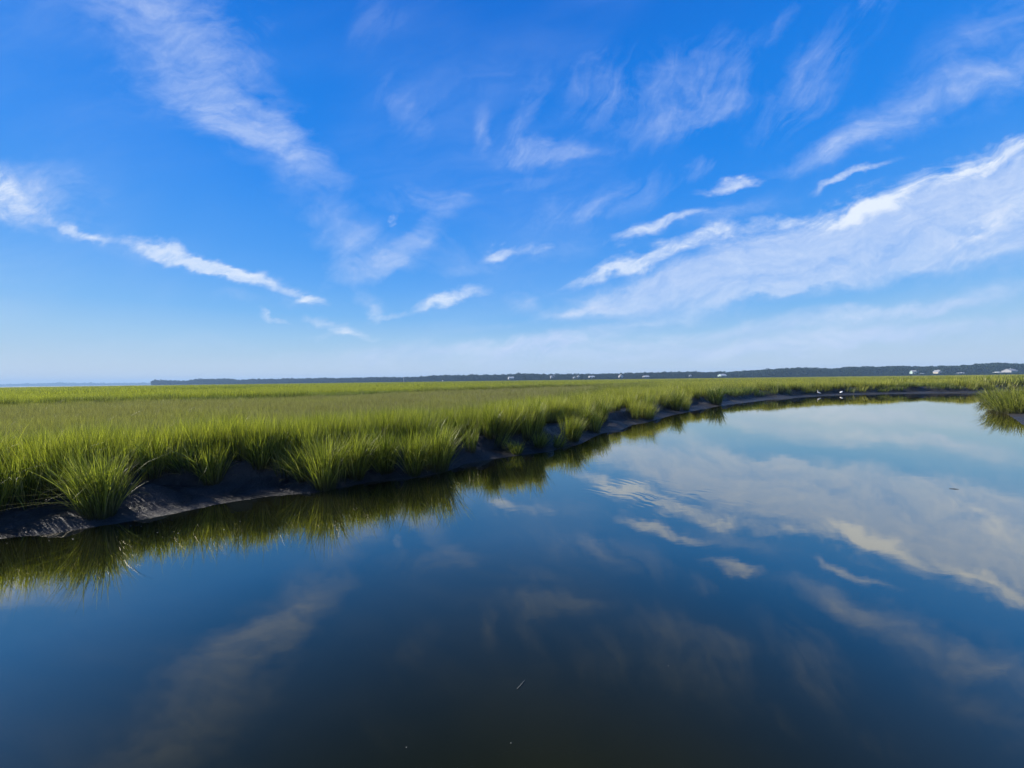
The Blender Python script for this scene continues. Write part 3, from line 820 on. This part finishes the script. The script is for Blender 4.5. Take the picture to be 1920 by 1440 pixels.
def roof(w, dp, h, rh, mat, parent, along_x=True, ov=0.5):
    X = w / 2 + ov; Y = dp / 2 + ov; t = 0.25
    if along_x:
        pr = [(-Y, h - .1), (0, h + rh), (Y, h - .1), (Y, h - .1 + t), (0, h + rh + t), (-Y, h - .1 + t)]
        V = [(-X, a, b) for a, b in pr] + [(X, a, b) for a, b in pr]
    else:
        pr = [(-X, h - .1), (0, h + rh), (X, h - .1), (X, h - .1 + t), (0, h + rh + t), (-X, h - .1 + t)]
        V = [(a, -Y, b) for a, b in pr] + [(a, Y, b) for a, b in pr]
    me = bpy.data.meshes.new('roof')
    F = [(0, 1, 4, 5), (1, 2, 3, 4), (11, 10, 7, 6), (10, 9, 8, 7), (0, 6, 7, 1), (1, 7, 8, 2), (2, 8, 9, 3), (3, 9, 10, 4), (4, 10, 11, 5), (5, 11, 6, 0)]
    me.from_pydata(V, [], F); me.update()
    return mkobj('roof', me, mat, parent)

def house(px, wpx, hpx, base_py, wall, rf, label, dep_off=-30, gable_front=False, chimney=True, nwin=4, rot=0.2, storeys=2):
    dxs, dys = zip(*DEP)
    dpt = float(np.interp(px, dxs, dys)) + dep_off
    x, y, z = at_depth(px, base_py, dpt)
    w = wpx / FPX * dpt; h = hpx / FPX * dpt
    wall_h = h * 0.62; rh = h - wall_h; dp = w * 0.75
    root = empty('house', (x, y, 0.4), rot)
    tag(root, label, 'house', 'houses along the far edge of the marsh')
    up = z - 0.4
    up = max(up, 0.0)
    if gable_front:   # gable wall is a pentagon prism
        V = [(-w/2, -dp/2, 0), (w/2, -dp/2, 0), (w/2, -dp/2, wall_h + up), (0, -dp/2, wall_h + up + rh - .2), (-w/2, -dp/2, wall_h + up)]
        V += [(a, dp/2, c_) for a, b_, c_ in V]
        F = [(0, 1, 2, 3, 4), (9, 8, 7, 6, 5), (0, 5, 6, 1), (1, 6, 7, 2), (4, 9, 5, 0), (2, 7, 8, 3), (3, 8, 9, 4)]
    else:
        V = [(-w/2, -dp/2, 0), (-w/2, dp/2, 0), (-w/2, dp/2, wall_h + up), (-w/2, 0, wall_h + up + rh - .2), (-w/2, -dp/2, wall_h + up)]
        V += [(w/2, b_, c_) for a, b_, c_ in V]
        F = [(4, 3, 2, 1, 0), (5, 6, 7, 8, 9), (0, 1, 6, 5), (1, 2, 7, 6), (4, 0, 5, 9)]
    me = bpy.data.meshes.new('wall'); me.from_pydata(V, [], F); me.update()
    mkobj('wall', me, wall, root)
    R = roof(w, dp, wall_h + up, rh, rf, root, not gable_front)
    if chimney: boxes('chimney', [(w * .22, w * .22 + .9, .3, 1.2, wall_h + up, wall_h + up + rh + 1.2)], M_GREY, R)
    for s in range(storeys):
        for k in range(nwin):
            cx = -w / 2 + w * (k + .5) / nwin; cz = up + wall_h * (s + .55) / storeys
            ww = min(0.6, w * .3 / nwin + .2); wh = min(0.8, wall_h * .28 / storeys + .2)
            fr = boxes('window', [(cx - ww - .12, cx + ww + .12, -dp/2 - .06, -dp/2 - .02, cz - wh - .12, cz + wh + .12)], M_TRIM, root)
            boxes('pane', [(cx - ww, cx + ww, -dp/2 - .10, -dp/2 - .065, cz - wh, cz + wh)], M_GLASS, fr)
    boxes('door', [(-w * .04 - .5, -w * .04 + .5, -dp/2 - .08, -dp/2 - .02, 0.0, 2.1 + up)], M_GREY, root)
    return root

house(958, 10, 5, 711.5, M_WHITE, M_ROOFL, 'wide white house alone at the foot of the wood, leftmost of all the houses', gable_front=False)
house(1036, 8, 5, 709.5, M_GREY, M_ROOFL, 'dim grey house half lost among trees, second house from the left', -5, nwin=3)
house(1077, 5, 4, 710.5, M_WHITE, M_ROOFL, 'small white house, left one of a close pair', gable_front=True, nwin=2)
house(1084.5, 4.5, 5, 709, M_WHITE, M_ROOFD, 'small white house, right one of a close pair', gable_front=True, nwin=2)
house(1109, 10, 6, 710.8, M_WHITE, M_ROOFL, 'white house with a low right wing just right of the close pair', nwin=4)
house(1164, 7, 7, 709.5, M_WHITE, M_ROOFD, 'narrow tall white house with gable facing the marsh', gable_front=True, nwin=2)
house(1211, 10, 4.5, 709, M_GREY, M_ROOFL, 'low pale grey house with a long pale roof', storeys=1)
house(1294, 4, 3, 706, M_WHITE, M_ROOFL, 'tiny white roofed house high among the trees', -8, nwin=2, storeys=1)
house(1354, 12, 7, 708.5, M_TEAL, M_ROOFL, 'white roofed house with pale green walls where the wood begins to rise', nwin=5)
house(1715, 11, 6, 700.5, M_TEAL, M_ROOFD, 'faint grey house hidden among trees left of the cream house', -5, rot=-.3)
house(1730, 9, 3, 703.3, M_TEAL, M_ROOFL, 'low grey-green shed beside the cream house', storeys=1, chimney=False)
house(1758, 10, 8.5, 702.8, M_CREAM, M_ROOFD, 'cream house with gable facing the marsh', gable_front=True, nwin=3)
house(1801, 13, 3.5, 702.5, M_WHITE, M_ROOFL, 'long low white house between the cream house and the frame edge', storeys=1, nwin=5)
house(1870, 10, 4.5, 701.5, M_WHITE, M_ROOFL, 'white shed just left of the large grey house', storeys=1, nwin=3, chimney=False)
house(1893, 17, 9.5, 701.3, M_GREY, M_ROOFD, 'large grey house, rightmost of all the houses', nwin=5)

# flagpole far out on the marsh and a low white marker post
def tube(name, pts_, rads, mat, parent=None, m=8):
    V = []; F = []
    pts_ = [Vector(p) for p in pts_]
    for i, p in enumerate(pts_):
        t = (pts_[min(i + 1, len(pts_) - 1)] - pts_[max(i - 1, 0)]).normalized()
        a = t.orthogonal().normalized() if abs(t.z) > .9 else t.cross(Vector((0, 0, 1))).normalized()
        b_ = t.cross(a)
        for k in range(m):
            an = 2 * math.pi * k / m
            V.append(tuple(p + (a * math.cos(an) + b_ * math.sin(an)) * rads[i]))
    for i in range(len(pts_) - 1):
        for k in range(m):
            F.append((i * m + k, i * m + (k + 1) % m, (i + 1) * m + (k + 1) % m, (i + 1) * m + k))
    F.append(tuple(range(m))[::-1]); F.append(tuple(range((len(pts_) - 1) * m, len(pts_) * m)))
    me = bpy.data.meshes.new(name); me.from_pydata(V, [], F)
    me.polygons.foreach_set('use_smooth', [True] * len(me.polygons)); me.update()
    return mkobj(name, me, mat, parent)
x, y, z = at_depth(757, 705, 520)
fp = empty('flagpole', (x, y, 0.5)); tag(fp, 'thin white pole standing alone in the marsh before the wood', 'pole')
tube('pole', [(0, 0, 0), (0, 0, z * .6), (0, 0, z - .5)], [.22, .18, .12], M_TRIM, fp)
tube('finial', [(0, 0, z - .5), (0, 0, z - .3), (0, 0, z - .1)], [.05, .2, .05], M_TRIM, fp)
x, y, z = at_depth(830, 713, 420)
mp = empty('marker_post', (x, y, 0.5)); tag(mp, 'small white marker post low at the marsh edge right of the pole', 'post')
tube('post', [(0, 0, 0), (0, 0, z - .5)], [.15, .13], M_TRIM, mp)
boxes('sign_board', [(-.5, .5, -.2, -.14, z - 1.2, z - .5)], M_TRIM, mp)

# ------------------------------------------------------------------ egrets
M_FEATH = simple('white_feathers', (0.82, 0.82, 0.80), 0.8, 0.04, 30)
M_BILL = simple('yellow_bill', (0.55, 0.36, 0.05), 0.4, 0.05)
M_LEG = simple('black_legs', (0.02, 0.02, 0.02), 0.5, 0.1)
def egret(px, py, face, label, stoop):
    x, y = unproj(px, py, 0.02)
    r = empty('egret', (x, y, -0.02), face); r.scale = (.6, .6, .6); tag(r, label, 'egret', 'white egrets at the far mud edge')
    bd = [(-.42, 0, .44), (-.34, 0, .47), (-.22, 0, .52), (-.05, 0, .57), (.10, 0, .62), (.19, 0, .68), (.23, 0, .76 - stoop * .1), (.20, 0, .84 - stoop * .2), (.17, 0, .92 - stoop * .3),
          (.21, 0, .99 - stoop * .35), (.27, 0, 1.01 - stoop * .38), (.33, 0, 1.0 - stoop * .4)]
    rd = [.015, .05, .095, .125, .11, .065, .038, .030, .027, .030, .040, .022]
    tube('body', bd, rd, M_FEATH, r, 12)
    zz = 1.0 - stoop * .4
    tube('bill', [(.335, 0, zz), (.40, 0, zz - .01), (.47, 0, zz - .025)], [.016, .010, .003], M_BILL, r)
    for s in (-1, 1):
        tube('leg', [(.0, .04 * s, .50), (.05, .04 * s, .30), (.01, .04 * s, .03), (.08, .05 * s, .02)], [.018, .010, .009, .007], M_LEG, r)
        tube('wing', [(-.38, .05 * s, .49), (-.2, .10 * s, .56), (.0, .12 * s, .62), (.12, .08 * s, .65)], [.02, .05, .06, .03], M_FEATH, r)
        tube('eye', [(.30, .030 * s, zz + .012), (.30, .036 * s, zz + .012)], [.006, .004], M_LEG, r)
egret(1535.5, 741.5, D(180), 'white egret standing tall at the mud edge, the left bird of the two', 0.0)
egret(1578, 740, D(15), 'white egret stooping beside the shiny mud patch, the right bird of the two', 0.9)

# ------------------------------------------------------------------ small floating things
x, y = unproj(976, 1286)
o = tube('floating_straw', [(x - .025, y - .03, .004), (x, y, .006), (x + .03, y + .045, .004)], [.0012, .0014, .001], simple('pale_straw', (.25, .24, .2)), None, 6)
tag(o, 'thin pale straw floating on the dark water near the bottom centre', 'straw')
x, y = unproj(1790, 917)
o = tube('floating_twig', [(x - .07, y + .03, .004), (x, y, .006), (x + .06, y - .02, .003)], [.003, .005, .002], M_LEG, None, 6)
tag(o, 'small dark twig floating in the cloud reflection at right', 'twig')
V = []; F = []
fl = [(295, 999), (245, 986), (265, 987), (302, 979), (92, 1014), (137, 1011), (13, 1019), (334, 1000), (220, 997), (450, 978), (553, 966), (420, 993), (1253, 1249), (958, 1394), (762, 1402)]
for px, py in fl:
    x, y = unproj(px, py); s = rng.uniform(.006, .012) * (0.6 if py < 1030 else .22); o_ = len(V); m = 7
    for k in range(m):
        a = 2 * math.pi * k / m; V.append((x + s * 1.6 * math.cos(a) * rng.uniform(.7, 1.1), y + s * math.sin(a) * rng.uniform(.7, 1.1), .003))
    V.append((x, y, .003 + s * .4)); F += [(o_ + k, o_ + (k + 1) % m, o_ + m) for k in range(m)]
fo = mkobj('foam_flecks', mesh_np('foam_flecks', V, F), simple('drab_foam', (.30, .30, .27), .6))
tag(fo, 'scattered pale flecks floating on the still water', 'flecks', kind='stuff')

# ------------------------------------------------------------------ haze
hz = boxes('haze', [(-7000, 7000, -7000, 7000, -7.0, 75.0)], None, None)
hm, T = material('haze_air')
pv = T.n('ShaderNodeVolumePrincipled', i_Density=0.00021, i_Anisotropy=0.0)
pv.inputs['Color'].default_value = (0.42, 0.66, 0.92, 1)
o = T.n('ShaderNodeOutputMaterial'); T.t.links.new(pv.outputs[0], o.inputs['Volume'])
hz.data.materials.append(hm)
tag(hz, 'pale blue air haze over the marsh', 'haze', kind='stuff')
